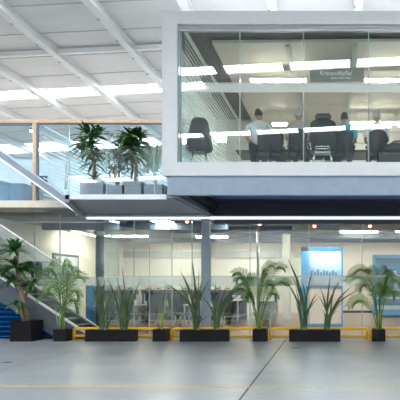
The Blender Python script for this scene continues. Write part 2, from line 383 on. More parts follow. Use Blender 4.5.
# upper flight stringer
t = empty('sloping_stair_beam', (PX(83, 14.2), 14.15, 3.2), 'sloping blue-grey stair beam with white lower edge rising left from the balcony', 'stair beam')
A = P(84.5, 218.5, 14.12); B_ = P(-60, 117, 14.12)
def slope(A, B_, up0, up1, d, y):
    return [(A.x, y, A.z + up0), (A.x, y, A.z + up1), (B_.x, y, B_.z + up1), (B_.x, y, B_.z + up0)], (0, d, 0)
under(t, MB().poly(*slope(A, B_, .05, .22, .14, 14.06)), 'stringer', 'flange')
under(t, MB().poly(*slope(A, B_, 0, .05, .18, 14.04)), 'white_edge', 'trimw')
under(t, MB().poly(*slope(A, B_, .22, .24, .18, 14.04)), 'top_flange', 'steel')

# ------------------------------------------------------------ upper office
UY = 14.36
struct(MB().box(XL, -3.45, UY - .03, YF, 3.48, 3.66).build('trim_12', 'beige'), 'beige floor edge of the upper office')
uj = [XL + .1, -11.2, PX(35, UY), PX(69, UY), PX(98, UY), PX(132, UY), -3.5]
glass_wall('window_11', uj, UY, 3.67, PZ(123, UY), 'glassg', 'upper office glass wall under a pale wood rail', rail=True)
zt = PZ(123.2, UY)
struct(MB().box(XL + .1, -3.45, UY - .06, UY + .06, zt, zt + .085).build('trim_13', 'wood'), 'pale wood rail over the upper glass wall')
struct(MB().box(PX(33.5, UY), PX(36.8, UY), UY - .05, UY + .05, 3.66, zt).build('trim_14', 'wood'), 'pale wood post of the upper glass wall')
struct(MB().box(PX(37.2, UY), PX(38.4, UY), UY - .04, UY + .04, 3.66, zt - .03).box(XL + .1, PX(33.5, UY), UY - .04, UY + .04, zt - .06, zt).box(PX(38, UY), -3.45, UY - .03, UY + .03, zt - .04, zt).build('trim_15', 'steel_dark'), 'dark inner frame of the upper glass wall')
struct(MB().box(-9.0, -8.9, 20, YF, 3.66, 6.1).box(XL + .1, -3.45, 20.0, 20.12, 3.66, 6.05).build('wall_upper_office', 'officew'), 'pale partition at the back of the upper office')
# door handles
for px in (53.0, 66.5):
    x = PX(px, UY)
    t = empty('door_handle', (x, UY, 4.1), 'vertical metal pull handle on the upper glass door, %s' % ('nearer the wood post' if px < 60 else 'farther from the wood post'), 'handle', 'pull handles')
    z0, z1 = PZ(190, UY), PZ(180 if px < 60 else 165, UY)
    under(t, MB().tube([(x, UY - .05, z0), (x, UY - .05, z1)], .018, 10), 'grip', 'metalg')
    for zz in (z0 + .05, z1 - .05): under(t, MB().tube([(x, UY - .05, zz), (x, UY, zz)], .01, 8), 'bracket', 'metalg')
def blinds(X, y0, y1, z0, z1, sp, label, wide=.06, tilt=.5):
    t = empty('venetian_blind', (X, y0, z0), label, 'blind')
    b = MB(); z = z0 + .04
    while z < z1 - .05:
        dx = wide / 2 * math.cos(tilt); dz = wide / 2 * math.sin(tilt)
        b.poly([(X - dx, y0, z + dz), (X + dx, y0, z - dz), (X + dx, y0, z - dz + .003), (X - dx, y0, z + dz + .003)], (0, y1 - y0, 0)); z += sp
    under(t, b, 'slats', 'slat')
    under(t, MB().box(X - .03, X + .03, y0, y1, z1 - .05, z1), 'head_rail', 'trimw')
    under(t, MB().box(X - .02, X + .02, y0, y1, z0, z0 + .025), 'bottom_rail', 'trimw')
    c = MB(); y = y0 + .3
    while y < y1: c.tube([(X, y, z0), (X, y, z1)], .004, 5); y += 1.0
    under(t, c, 'cord', 'metalg')
blinds(PX(38.5, UY) + .06, UY + .12, 19.95, 3.7, zt - .02, .11, 'white slatted blind in the upper office behind the wood post', tilt=.9)
blinds(PX(118, UY), UY + .12, 19.95, 3.7, zt - .02, .11, 'white slatted blind in the upper office behind the balcony plants', tilt=.9)
# upper office furniture
def desk(x, y, z, w, d, h, label, gr, rz=0, mt='desk', name='desk'):
    t = empty(name, (x, y, z), label, 'desk', gr, rz)
    MB().box(-w / 2, w / 2, -d / 2, d / 2, h - .03, h, .005).build('desk_top', mt, t)
    for sx in (-1, 1):
        for sy in (-1, 1): MB().box(sx * (w / 2 - .06) - .02, sx * (w / 2 - .06) + .02, sy * (d / 2 - .05) - .02, sy * (d / 2 - .05) + .02, 0, h - .03).build('leg', 'metalg', t)
    MB().box(-w / 2 + .06, w / 2 - .06, d / 2 - .07, d / 2 - .055, h - .4, h - .03).build('modesty_panel', mt, t)
    return t
desk(-10.3, 15.6, 3.66, 1.6, .7, .74, 'white desk in the upper office at the left edge', 'upper office desks')
desk(-9.2, 16.9, 3.66, 1.0, .7, .74, 'white desk in the upper office near the wood post', 'upper office desks')
def monitor(x, y, z, label, gr, w=.5, rz=0):
    t = empty('monitor', (x, y, z), label, 'monitor', gr, rz)
    MB().box(-w / 2, w / 2, -.015, .015, .12, .12 + w * .6, .006).build('display', 'screen', t)
    MB().box(-.02, .02, .015, .03, .02, .25).build('neck', 'black', t); MB().box(-.12, .12, -.07, .09, 0, .015, .004).build('base', 'black', t)
monitor(-10.4, 15.6, 4.4, 'dark monitor on the left upper office desk', 'upper office monitors')
monitor(-9.25, 16.9, 4.4, 'dark monitor on the desk near the wood post', 'upper office monitors')
t = empty('storage_cabinet', (-8.95, 15.1, 3.66), 'low blue-grey cabinet behind the upper glass beside the wood post', 'cabinet')
MB().box(-.4, .4, -.25, .25, .04, .55, .006).build('body', 'fascia', t); MB().box(-.39, -.01, -.265, -.25, .06, .53).build('door', 'steel', t); MB().box(.01, .39, -.265, -.25, .06, .53).build('door', 'steel', t)
x = PX(31, 15); z = PZ(131, 15)  # added bulb that stands in for a lamp's reflection
t = empty('reflection_bulb', (x, 15, z), 'tiny glowing bulb added as a lamp reflection in the upper left office', 'lamp')
under(t, MB().ball((x, 15, z), .035), 'bulb', 'lamp'); under(t, MB().tube([(x, 15, z + .03), (x, 15, z + .09)], .03, 10).tube([(x, 15, z + .09), (x, 14.36, zt + .04)], .006, 6), 'socket', 'black')

# ------------------------------------------------------------ meeting room box
BX0, BX1, BY = PX(162, 10.7), 5.0, 10.7
FZ = 3.80; BB = 17.0
t = empty('meeting_room', (BX0, BY, 3.2), 'white-framed glass meeting room box jutting out over the hall', 'room'); MR = t
zo1, zo0 = PZ(11, BY), PZ(175.5, BY)
xi = PX(177, BY); zi1 = PZ(24, BY); zi0 = PZ(162, BY)
fr = MB().box(BX0, xi, BY, BY + .35, zo0, zo1).box(xi, BX1, BY, BY + .35, zi1, zo1).box(xi, BX1, BY, BY + .35, zo0, zi0)
under(t, fr, 'frame', 'white')
under(t, MB().box(BX0 + .02, BX1, BY + .35, BB, zo1 - .2, zo1 - .02), 'roof_slab', 'white')
under(t, MB().box(BX0 + .02, BX1, BY + .35, BB, 3.64, FZ), 'floor_slab', 'greyband')
GYB = BY + .1
under(t, MB().box(xi, BX1, GYB - .04, GYB + .06, zi1 - .045, zi1).box(xi, BX1, GYB - .03, GYB + .05, zi1 - .10, zi1 - .055), 'header_rail', 'metalg')
under(t, MB().box(xi, xi + .045, GYB - .04, GYB + .06, zi0, zi1 - .1), 'side_rail', 'edge')
js = [xi + .045] + [PX(p, GYB) for p in (240, 303.5, 368.5, 433, 497, 560)]
for a, c in zip(js[:-1], js[1:]):
    under(t, MB().box(a + .006, c - .006, GYB, GYB + .012, zi0, zi1 - .1), 'pane', 'glassbox')
    under(t, MB().box(c - .011, c + .011, GYB - .004, GYB + .016, zi0, zi1 - .1), 'glass_joint', 'edge')
under(t, MB().box(js[0], js[-1], GYB - .006, GYB - .002, PZ(92.5, GYB), PZ(84, GYB)), 'frosted_band', 'film')
under(t, MB().box(js[0], js[-1], GYB - .008, GYB - .002, PZ(83.6, GYB), PZ(82.6, GYB)), 'frosted_line', 'film')
# below: beams
xf = PX(167.3, BY + .05)
under(t, MB().box(xf, BX1, BY + .05, BY + .2, 3.235, zo0), 'fascia_beam', 'fascia')
under(t, MB().box(xf, xf + .05, BY + .2, 14.2, 3.25, 3.64).box(xf, xf + .16, BY + .2, 14.2, 3.235, 3.255), 'side_beam', 'flange')
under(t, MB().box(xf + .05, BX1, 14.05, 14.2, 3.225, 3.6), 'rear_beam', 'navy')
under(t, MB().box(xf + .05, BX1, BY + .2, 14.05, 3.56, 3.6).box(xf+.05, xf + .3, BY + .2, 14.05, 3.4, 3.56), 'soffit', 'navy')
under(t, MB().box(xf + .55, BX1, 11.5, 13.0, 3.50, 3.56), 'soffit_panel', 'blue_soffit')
# interior
under(t, MB().box(BX0 + .02, BX1, BB, BB + .1, FZ, zo1 - .2), 'rear_wall', 'inner')
b = MB()
for z in (4.6, 5.15, 5.5, 5.85, 6.2): b.box(BX0 + .1, BX1, BB - .03, BB, z, z + .05)
under(t, b, 'wall_rail', 'greyband')
under(t, MB().box(BX0 + .05, BX1, BY + .35, BB, 6.62, 6.66), 'dark_ceiling', 'darkceil')
under(t, MB().poly([(PX(212, 11.3), 11.3, 6.5), (BX1, 11.15, 6.5), (BX1, BB, 6.5), (PX(212, 11.3), BB, 6.5)], (0, 0, .06)), 'dropped_ceiling', 'panel')
under(t, MB().box(BX0 + .02, BX0 + .05, BY + .35, BB, FZ, 6.6), 'side_pane', 'glass')
b = MB()
for X in (-1.0, .42, 1.9): b.box(X - .05, X + .05, 11.35, BB, 6.44, 6.5)
under(t, b, 'ceiling_rib', 'greyband')
blinds(xi + .10, GYB + .12, BB - .1, FZ + .03, 6.6, .105, 'white slatted blind on the left side wall of the glass meeting room', wide=.075, tilt=1.2)
for px0, px1, py, Y, lb in [(250, 307, 80.5, 12.6, 'glowing linear lamp in the meeting room left of the sign'), (364, 420, 80.5, 12.6, 'glowing linear lamp in the meeting room right of the sign'),
                            (272, 288, 124.5, 15.8, 'far glowing lamp seen between the two seated people at left'), (350, 400, 123, 15.8, 'far glowing lamp behind the person in white at right')]:
    linear_lamp(px0, px1, py, Y, lb, ceil=6.5, gr='linear lamps in the meeting room')
# sign
sy = 12.3
t = empty('hanging_sign', (PX(338, sy), sy, PZ(80, sy)), 'grey hanging sign with white lettering in the glass meeting room', 'sign')
under(t, MB().box(PX(310, sy), PX(364, sy), sy, sy + .03, PZ(81.5, sy), PZ(67.5, sy), .004), 'board', 'sign')
for q in (314, 360): under(t, MB().tube([(PX(q, sy), sy + .015, PZ(68, sy)), (PX(q, sy), sy + .015, 6.5)], .008), 'hanger', 'metalg')
def text(s, px0, px1, py, Y, parent, name, shear=0.2, m='letter'):
    cu = bpy.data.curves.new(name, 'FONT'); cu.body = s; cu.size = 1; cu.shear = shear; cu.extrude = .02; cu.offset = 0.03
    o = bpy.data.objects.new(name, cu); C.objects.link(o); bpy.context.view_layer.update()
    me = bpy.data.meshes.new_from_object(o.evaluated_get(bpy.context.evaluated_depsgraph_get())); bpy.data.objects.remove(o)
    xs = [v.co.x for v in me.vertices]; k = (PX(px1, Y) - PX(px0, Y)) / (max(xs) - min(xs))
    for v in me.vertices: v.co = Vector((PX(px0, Y) + (v.co.x - min(xs)) * k, Y - .002 - v.co.z * .1, PZ(py, Y) + v.co.y * k))
    me.materials.append(M[m]); o = bpy.data.objects.new(name, me); C.objects.link(o); o.parent = parent; o.matrix_parent_inverse = Matrix.Translation(-parent.location)
text('KraussMaffei', 319.5, 352, 75.2, sy - .003, t, 'lettering'); text('Engineering Value', 331, 351, 78.8, sy - .003, t, 'small_lettering', 0)

# ------------------------------------------------------------ chairs
def shell_chair(loc, rz, label, gr):
    t = empty('shell_chair', loc, label, 'chair', gr, rz)
    bm = MB(); n = 14; mcol = 9; rows = []
    for i in range(n + 1):
        s = i / n
        if s < .42: y = -.24 + s / .42 * .42; z = .44 - .03 * math.sin(s / .42 * math.pi) + (.02 if i == 0 else 0)
        else:
            u = (s - .42) / .58; y = .18 + .13 * u + .05 * math.sin(u * math.pi / 2); z = .44 + .60 * u ** 1.15
        w = .27 if s < .42 else .28 - .13 * ((s - .42) / .58) ** 1.3
        row = []
        for j in range(mcol):
            a = -1 + 2 * j / (mcol - 1)
            wz = .05 * abs(a) ** 3 if s < .42 else 0; wy = -.06 * abs(a) ** 2.5 if s >= .35 else 0
            tt = .035 * abs(a) ** 6 if s > .95 else 0
            row.append(bm.bm.verts.new((a * w, y + wy, z + wz - tt)))
        rows.append(row)
    fs = []
    for i in range(n):
        for j in range(mcol - 1):
            f = bm.bm.faces.new([rows[i][j], rows[i][j + 1], rows[i + 1][j + 1], rows[i + 1][j]]); f.smooth = True; fs.append(f)
    bmesh.ops.solidify(bm.bm, geom=fs, thickness=.03)
    bm.build('seat_shell', 'mesh_grey', t)
    MB().box(-.2, .2, -.18, .14, .455, .475, .008).build('seat_pad', 'mesh_dark', t)
    for sx in (-1, 1):
        for sy in (-1, 1): MB().tube([(sx * .12, sy * .12, .40), (sx * .22, sy * .22, 0)], .012).build('leg', 'chrome', t)
    MB().tube([(-.13, -.13, .40), (.13, -.13, .40)], .01).tube([(-.13, .13, .40), (.13, .13, .40)], .01).tube([(-.17, -.17, .2), (.17, .17, .2)], .006).build('under_frame', 'chrome', t)
    return t
# local -y is the front of the seat; camera sees its front
shell_chair((PX(198.5, 11.25), 11.3, FZ), math.radians(196), 'lone grey shell chair on thin metal legs at the left end of the meeting room', 'meeting room seats')
def office_chair(loc, rz, label, gr, w=.5, back=.55, seat=.46, fab='mesh_dark', high=False):
    t = empty('office_chair', loc, label, 'chair', gr, rz)           # faces local +y, back at -y
    bm = MB(); rows = []; n = 10
    for i in range(n + 1):
        u = i / n; zz = seat + .05 + back * u; y = -.24 - .05 * u - .03 * math.sin(u * 3.1)
        ww = w / 2 * (0.88 + .14 * math.sin(u * 2.4)) * (1 if u < .8 else math.sqrt(max(.08, 1 - ((u - .8) / .2) ** 2 * .75)))
        rows.append([bm.bm.verts.new((a * ww, y + .05 * a * a, zz)) for a in (-1, -.7, -.35, 0, .35, .7, 1)])
    fs = []
    for i in range(n):
        for j in range(6):
            f = bm.bm.faces.new([rows[i][j], rows[i][j + 1], rows[i + 1][j + 1], rows[i + 1][j]]); f.smooth = True; fs.append(f)
    bmesh.ops.solidify(bm.bm, geom=fs, thickness=.035)
    bm.build('backrest', fab, t)
    MB().box(-w / 2, w / 2, -.24, .24, seat - .04, seat + .03, .025).build('seat', fab, t)
    MB().tube([(0, -.27, seat + .2), (0, -.28, seat - .02), (0, -.1, seat - .07), (0, 0, seat - .07)], .022).build('back_support', 'black', t)
    for sx in (-1, 1):
        MB().tube([(sx * w * .5, -.1, seat - .02), (sx * (w * .5 + .04), -.1, seat + .2), (sx * (w * .5 + .03), .15, seat + .22)], .018).build('armrest', 'black', t)
    MB().tube([(0, 0, .1), (0, 0, seat - .04)], .025, 12).build('gas_column', 'metalg', t)
    st = MB().ball((0, 0, .09), .045, .045, .03)
    for k in range(5):
        a = 2 * math.pi * k / 5; st.tube([(0, 0, .09), (.27 * math.cos(a), .27 * math.sin(a), .065)], .02, r1=.012)
    so = st.build('star_base', 'black', t)
    for k in range(5):
        a = 2 * math.pi * k / 5; MB().ball((.27 * math.cos(a), .27 * math.sin(a), .03), .03, seg=8).build('caster', 'black', so)
    if high: MB().box(-.17, .17, -.36, -.30, seat + back + .0, seat + back + .14, .03).build('headrest', fab, t)
    return t
CY = 11.55
g = 'meeting room seats'
office_chair((PX(268, CY), CY + .28, FZ), math.radians(12), 'dark mesh chair of the seated person in white at the left', g, .56, .46, .45)
office_chair((PX(298, CY), CY + .28, FZ), 0, 'dark chair of the seated person in the pinkish shirt', g, .40, .48, .45)
office_chair((PX(323, 11.35), 11.45 + .28, FZ), 0, 'large high-backed dark chair without an occupant behind the chrome stool', g, .56, .66, .46, high=True)
office_chair((PX(344.5, CY), CY + .28, FZ), 0, 'dark chair of the seated person in the cyan shirt', g, .38, .46, .45)
office_chair((PX(378, CY), CY + .28, FZ), 0, 'dark rounded chair of the grey-haired person in white at the right', g, .40, .46, .45)
# chrome stool
sx_, sy_ = PX(322.5, 11.12), 11.2
t = empty('metal_stool', (sx_, sy_, FZ), 'chrome framed stool with a pale seat close to the meeting room glass', 'stool', g)
for a in (-1, 1):
    for c in (-1, 1): MB().tube([(a * .13, c * .1, .46), (a * .24, c * .16, 0)], .014).build('leg', 'chrome', t)
MB().tube([(-.15, -.1, .46), (-.12, -.1, .49), (.12, -.1, .49), (.15, -.1, .46)], .013).tube([(-.15, .1, .46), (-.12, .1, .49), (.12, .1, .49), (.15, .1, .46)], .013).build('top_hoop', 'chrome', t)
MB().box(-.17, .17, -.13, .13, .35, .38, .01).build('seat', 'desk', t)
MB().tube([(-.2, -.13, .18), (.2, -.13, .18)], .01).build('footrest', 'chrome', t)
# conference table and bag
t = empty('conference_table', (-.3, 12.9, FZ), 'long dark meeting table behind the seated people', 'table')
MB().box(-2.0, 2.6, -.45, .45, .71, .75, .01).build('table_top', 'table', t)
for a in (-1.6, .3, 2.2): MB().box(a - .05, a + .05, -.3, .3, 0, .71, .01).build('leg', 'black', t)
bgx = PX(399, 11.3)
t = empty('shoulder_bag', (bgx, 11.35, FZ), 'dark bulky bag with strap at the right edge of the meeting room', 'bag')
b = MB(); b.ball((0, 0, .50), .34, .16, .13, 20); 
for v in b.bm.verts: v.co.z = max(v.co.z, .405); v.co.x += .02 * math.sin(v.co.z * 30)
b.build('bag_body', 'black', t); MB().tube([(-.28, 0, .52), (-.1, -.1, .63), (.12, -.1, .64), (.3, 0, .54)], .02).build('strap', 'mesh_dark', t)
t = empty('low_cabinet', (bgx, 11.4, FZ), 'dark low cabinet under the bulky bag', 'cabinet')
MB().box(-.42, .42, -.15, .2, .03, .40, .01).build('body', 'mesh_dark', t); MB().box(-.40, .40, -.165, -.15, .06, .37, .004).build('door', 'black', t)

# ------------------------------------------------------------ people
def skin_mesh(nodes, edges, extra=None, voxel=.011, sub=1):
    me = bpy.data.meshes.new('tmp'); me.from_pydata([n[0] for n in nodes], edges, [])
    o = bpy.data.objects.new('tmp', me); C.objects.link(o)
    o.modifiers.new('s', 'SKIN')
    for i, n in enumerate(nodes):
        r = n[1] if isinstance(n[1], tuple) else (n[1], n[1]); me.skin_vertices[0].data[i].radius = r
    me.skin_vertices[0].data[0].use_root = True
    s = o.modifiers.new('u', 'SUBSURF'); s.levels = sub
    bpy.context.view_layer.update()
    m2 = bpy.data.meshes.new_from_object(o.evaluated_get(bpy.context.evaluated_depsgraph_get())); bpy.data.objects.remove(o)
    if extra:
        bm = bmesh.new(); bm.from_mesh(m2); tmp = MB(); tmp.bm.free(); tmp.bm = bm; extra(tmp); bm.to_mesh(m2); bm.free()
    o = bpy.data.objects.new('tmp', m2); C.objects.link(o); r = o.modifiers.new('r', 'REMESH'); r.mode = 'VOXEL'; r.voxel_size = voxel; r.use_smooth_shade = True
    s = o.modifiers.new('c', 'SMOOTH'); s.iterations = 2
    bpy.context.view_layer.update()
    m3 = bpy.data.meshes.new_from_object(o.evaluated_get(bpy.context.evaluated_depsgraph_get())); bpy.data.objects.remove(o)
    return m3
def person(loc, rz, label, shirt, hair, gr, lean=0.0, head_turn=0.0, side=0.0, s=1.0, bald=False):
    t = empty('person', loc, label, 'person', gr, rz); t.scale = (s, s, s)
    hz = .62                                             # hip height; faces local +y
    l = lean; d = side
    N = [((0, -.02, hz), (.145, .10)), ((d * .4, -.04 + l * .4, hz + .2), (.125, .085)), ((d * .8, -.04 + l * .8, hz + .42), (.145, .085)), ((d, -.02 + l, hz + .52), (.07, .06)),
         ((d, .0 + l, hz + .57), (.05, .053)), ((d, .02 + l * 1.1, hz + .62), (.05, .055))]
    E = [(0, 1), (1, 2), (2, 3), (3, 4), (4, 5)]
    hands = []
    for q in (-1, 1):
        i = len(N)
        N += [((q * .13 + d * .8, -.03 + l * .85, hz + .47), .055), ((q * .205 + d * .7, -.0 + l * .7, hz + .43), .05), ((q * .25 + d * .5, .05 + l * .4, hz + .18), .040), ((q * .20, .30 + l * .3, hz + .22), .033), ((q * .17, .36 + l * .3, hz + .235), .028), ((q * .165, .42 + l * .3, hz + .24), .030)]
        E += [(2, i), (i, i + 1), (i + 1, i + 2), (i + 2, i + 3), (i + 3, i + 4), (i + 4, i + 5)]
        pr = i + 5; h0 = Vector((q * .165, .42 + l * .3, hz + .24))
        for f, (dx, ln) in enumerate([(-.027, .075), (-.009, .085), (.009, .08), (.027, .062)]):
            j = len(N); N += [(tuple(h0 + Vector((dx, .035, 0))), .011), (tuple(h0 + Vector((dx * 1.2, .035 + ln * .5, .004))), .0095), (tuple(h0 + Vector((dx * 1.25, .035 + ln, -.012))), .008)]
            E += [(pr, j), (j, j + 1), (j + 1, j + 2)]
        j = len(N); N += [(tuple(h0 + Vector((-q * .035, -.005, 0))), .013), (tuple(h0 + Vector((-q * .055, .035, -.008))), .010)]; E += [(pr, j), (j, j + 1)]
        i = len(N)
        N += [((q * .10, .06, hz - .01), .085), ((q * .12, .42, hz + .0), .062), ((q * .12, .45, hz - .24), .052), ((q * .12, .42, .08), .038), ((q * .12, .44, .045), .038), ((q * .125, .60, .03), .03)]
        E += [(0, i), (i, i + 1), (i + 1, i + 2), (i + 2, i + 3), (i + 3, i + 4), (i + 4, i + 5)]
    hc = Vector((d, .04 + l * 1.15, hz + .70))
    rot = Matrix.Rotation(head_turn, 3, 'Z')
    def hp(v): return hc + rot @ Vector(v)
    def head(mb):
        mb.ball(hc, .078, .092, .112, 20); mb.ball(hp((0, .09, -.02)), .014, .02, .022); mb.ball(hp((0, .045, -.07)), .05, .045, .045)
        mb.ball(hp((.078, -.005, -.015)), .014, .022, .032); mb.ball(hp((-.078, -.005, -.015)), .014, .022, .032)
        mb.ball(hp((0, .083, -.062)), .022, .01, .008)
    me = skin_mesh(N, E, head, .010); me.name = 'body'; me.materials.append(M['skin']); o = bpy.data.objects.new('body', me); C.objects.link(o); o.parent = t
    # hair: cap over the skull
    hb = MB(); hb.ball((0, 0, 0), .086, .100, .116, 20)
    for v in list(hb.bm.verts):
        if v.co.z < (-.075 if v.co.y < -.02 else -.04) - (.0 if v.co.y < .02 else 0) or (v.co.y > .035 and v.co.z < .045): hb.bm.verts.remove(v)
    for v in hb.bm.verts: v.co = hp(v.co + Vector((0, -.008, .012)))
    bmesh.ops.solidify(hb.bm, geom=hb.bm.faces[:], thickness=.02)
    hb.build('hair', hair, t)
    ey = MB()
    for q in (-1, 1): ey.ball(hp((q * .03, .080, .005)), .011, seg=8)
    ey.build('eyes', 'hairb', t)
    # clothes
    N2 = [((0, -.02, hz + .02), (.165, .125)), ((d * .4, -.04 + l * .4, hz + .2), (.152, .112)), ((d * .8, -.04 + l * .8, hz + .42), (.185, .125)), ((d, -.02 + l, hz + .51), (.12, .10)), ((d, -.01 + l, hz + .555), (.075, .075))]
    E2 = [(0, 1), (1, 2), (2, 3), (3, 4)]
    for q in (-1, 1):
        i = len(N2); N2 += [((q * .15 + d * .8, -.03 + l * .85, hz + .46), .085), ((q * .21 + d * .7, l * .7, hz + .425), .080), ((q * .25 + d * .55, .035 + l * .5, hz + .22), .068)]
        E2 += [(2, i), (i, i + 1), (i + 1, i + 2)]
    me = skin_mesh(N2, E2, None, .012); me.materials.append(M[shirt]); o = bpy.data.objects.new('shirt', me); C.objects.link(o); o.parent = t
    N3 = [((0, -.02, hz), (.168, .125))]; E3 = []
    for q in (-1, 1):
        i = len(N3); N3 += [((q * .10, .06, hz - .01), .098), ((q * .12, .42, hz), .076), ((q * .12, .45, hz - .24), .066), ((q * .12, .42, .10), .056)]; E3 += [(0, i), (i, i + 1), (i + 1, i + 2), (i + 2, i + 3)]
    me = skin_mesh(N3, E3, None, .014); me.materials.append(M['trousers']); o = bpy.data.objects.new('trousers', me); C.objects.link(o); o.parent = t
    for q in (-1, 1): MB().box(q * .12 - .045, q * .12 + .045, .38, .66, .0, .085, .03).build('shoe', 'black', t)
    return t
gp = 'people seated in the meeting room'
PYc = 11.85
person((PX(259, PYc), PYc, FZ), math.radians(8), 'person with black hair in a white shirt, seen from behind, leftmost of those seated', 'shirtw', 'hairb', None, s=1.05, head_turn=-.5)
person((PX(298, PYc), PYc, FZ), math.radians(-6), 'person with light grey hair in a pinkish grey shirt, seated and seen from behind', 'shirtp', 'hairg', None, s=1.05)
person((PX(344.5, PYc), PYc, FZ), 0, 'person with dark hair in a bright cyan shirt, seated and seen from behind', 'shirtc', 'hairb', None, s=1.0, lean=.03)
person((PX(377, PYc), PYc, FZ), math.radians(4), 'person with grey hair in a loose white shirt seated at the right', 'shirtw', 'hairg', None, s=1.02)
person((PX(281, 13.75), 13.8, FZ), math.radians(180), 'person in dark clothes seated at the far side of the table, facing the glass', 'shirtd', 'hairb', None, s=.95, lean=.14)
person((PX(333, 13.7), 13.8, FZ + .0), math.radians(180), 'person with dark hair mostly hidden behind the large high-backed chair', 'shirtd', 'hairb', None, s=1.1)
for px, Y in ((281, 13.9), (333, 13.9)):
    office_chair((PX(px, Y), Y, FZ), math.radians(180), 'dark chair on the far side of the meeting table, %s' % ('left one' if px < 300 else 'right one'), g, .42, .42, .42)

# ------------------------------------------------------------ lower stair
t = empty('staircase', (PX(60, 14), 14.5, 0), 'grey steel staircase with white edge line climbing left from the hall floor', 'staircase')
A = P(85.5, 332, 14.25); sl = .655
def zs(x): return A.z + (A.x - x) * sl                  # top of stringer
xE = -12.2
for (y0, d, nm) in ((14.25, .06, 'stringer'), (15.2, .06, 'stringer')):
    xb = A.x + .15
    pts = [(xb, y0, max(0, zs(xb) - .05)), (xE, y0, zs(xE) - .05), (xE, y0, zs(xE) - .68), (A.x - (.68 - A.z) / sl, y0, 0), (xb, y0, 0)]
    pts = [(xb, y0, zs(xb) - .05 if zs(xb) > .06 else .02), (xE, y0, zs(xE) - .05), (xE, y0, zs(xE) - .68), (A.x - (.68 - A.z) / sl, y0, 0.0), (xb, y0, 0.0)]
    s_ = under(t, MB().poly(pts, (0, d, 0)), nm, 'stairg')
    e_ = MB().poly([(xb, y0 - .015, zs(xb) - .05), (xE, y0 - .015, zs(xE) - .05), (xE, y0 - .015, zs(xE)), (xb, y0 - .015, zs(xb))], (0, d + .03, 0)).build('white_edge' if y0 < 14.9 else 'grey_edge', 'trimw' if y0 < 14.9 else 'metalg', s_)
k = 0
while True:
    z = .17 * (k + 1); x = A.x - .02 - .2595 * k
    if z > 3.3: break
    under(t, MB().box(x - .30, x, 14.31, 15.2, z - .04, z, .004), 'tread', 'tread'); k += 1
gp_ = MB().poly([(A.x - .1, 14.19, zs(A.x - .1) + .0), (xE, 14.19, zs(xE) + .0), (xE, 14.19, zs(xE) + 1.05), (A.x - .1, 14.19, zs(A.x - .1) + 1.05)], (0, .014, 0))
t = empty('stair_balustrade', (-7.5, 14.19, .5), 'sloping glass balustrade with a frosted top band along the staircase', 'balustrade')
under(t, gp_, 'glass_panel', 'glass')
xs0 = PX(70, 14.19)
under(t, MB().poly([(xs0, 14.18, zs(xs0) + 1.05), (xE, 14.18, zs(xE) + 1.05), (xE, 14.18, zs(xE) + 1.36), (xs0, 14.18, zs(xs0) + 1.36)], (0, .02, 0)), 'frosted_band', 'filml')
under(t, MB().poly([(xs0, 14.175, zs(xs0) + 1.36), (xE, 14.175, zs(xE) + 1.36), (xE, 14.175, zs(xE) + 1.39), (xs0, 14.175, zs(xs0) + 1.39)], (0, .03, 0)), 'handrail', 'trimw')
# blue corrugated sheet below the stair
b = MB(); xr_ = PX(54, 14.1); prof = []
xa = -12.0
z = 0.0; top = 1.8
rows = []
while z < 1.95:
    for dz, dy in ((0, 0), (.045, 0), (.065, .04), (.11, .04)): 
        zz = z + dz
        xm = min(xr_ + .0, A.x - (zz + .64 - A.z) / sl)
        if xm > xa: rows.append((zz, dy, xm))
    z += .13
pv = None
for zz, dy, xm in rows:
    cur = (b.bm.verts.new((xa, 14.36 + dy, zz)), b.bm.verts.new((xm, 14.36 + dy, zz)))
    if pv: b.bm.faces.new([pv[0], pv[1], cur[1], cur[0]])
    pv = cur
bmesh.ops.solidify(b.bm, geom=b.bm.faces[:], thickness=.004)
tag(b.build('corrugated_panel', 'blue'), 'bright blue ribbed metal sheet filling the space under the staircase', 'panel')

# ------------------------------------------------------------ office contents
# framed poster on left wall
y0, y1 = 19.65, 21.6; z0, z1 = 1.72, 2.56
t = empty('framed_picture', (-10.29, 20.6, 1.72), 'dark-framed pale poster hanging on the cream side wall behind the stair', 'picture')
under(t, MB().box(-10.3, -10.25, y0, y1, z0, z1, .004), 'frame', 'steel_dark'); under(t, MB().box(-10.25, -10.245, y0 + .1, y1 - .1, z0 + .09, z1 - .09), 'print', 'poster')
under(t, MB().box(-10.245, -10.243, y0 + .7, y0 + 1.2, z0 + .2, z1 - .35), 'print_detail', 'steel')
t = empty('wall_cabinet', (-10.1, 18.6, 1.3), 'dark blue wall unit on the cream side wall left of the poster', 'cabinet')
under(t, MB().box(-10.3, -9.95, 18.3, 19.0, 1.62, 2.2, .005), 'body', 'screen'); under(t, MB().box(-9.95, -9.94, 18.35, 18.95, 1.66, 2.16), 'door', 'steel')
# blue cupboard by column
t = empty('tall_cupboard', (PX(91.5, 18.2), 18.2, 0), 'blue cupboard standing in the office behind the end of the stair', 'cupboard')
MB().box(-.2, .2, 0, .5, .02, 1.38, .01).build('body', 'cyan', t); MB().box(-.185, .185, -.018, 0, .06, 1.34, .004).build('door', 'cyan', t); MB().tube([(.14, -.04, .7), (.14, -.04, .9)], .01).build('handle', 'metalg', t)
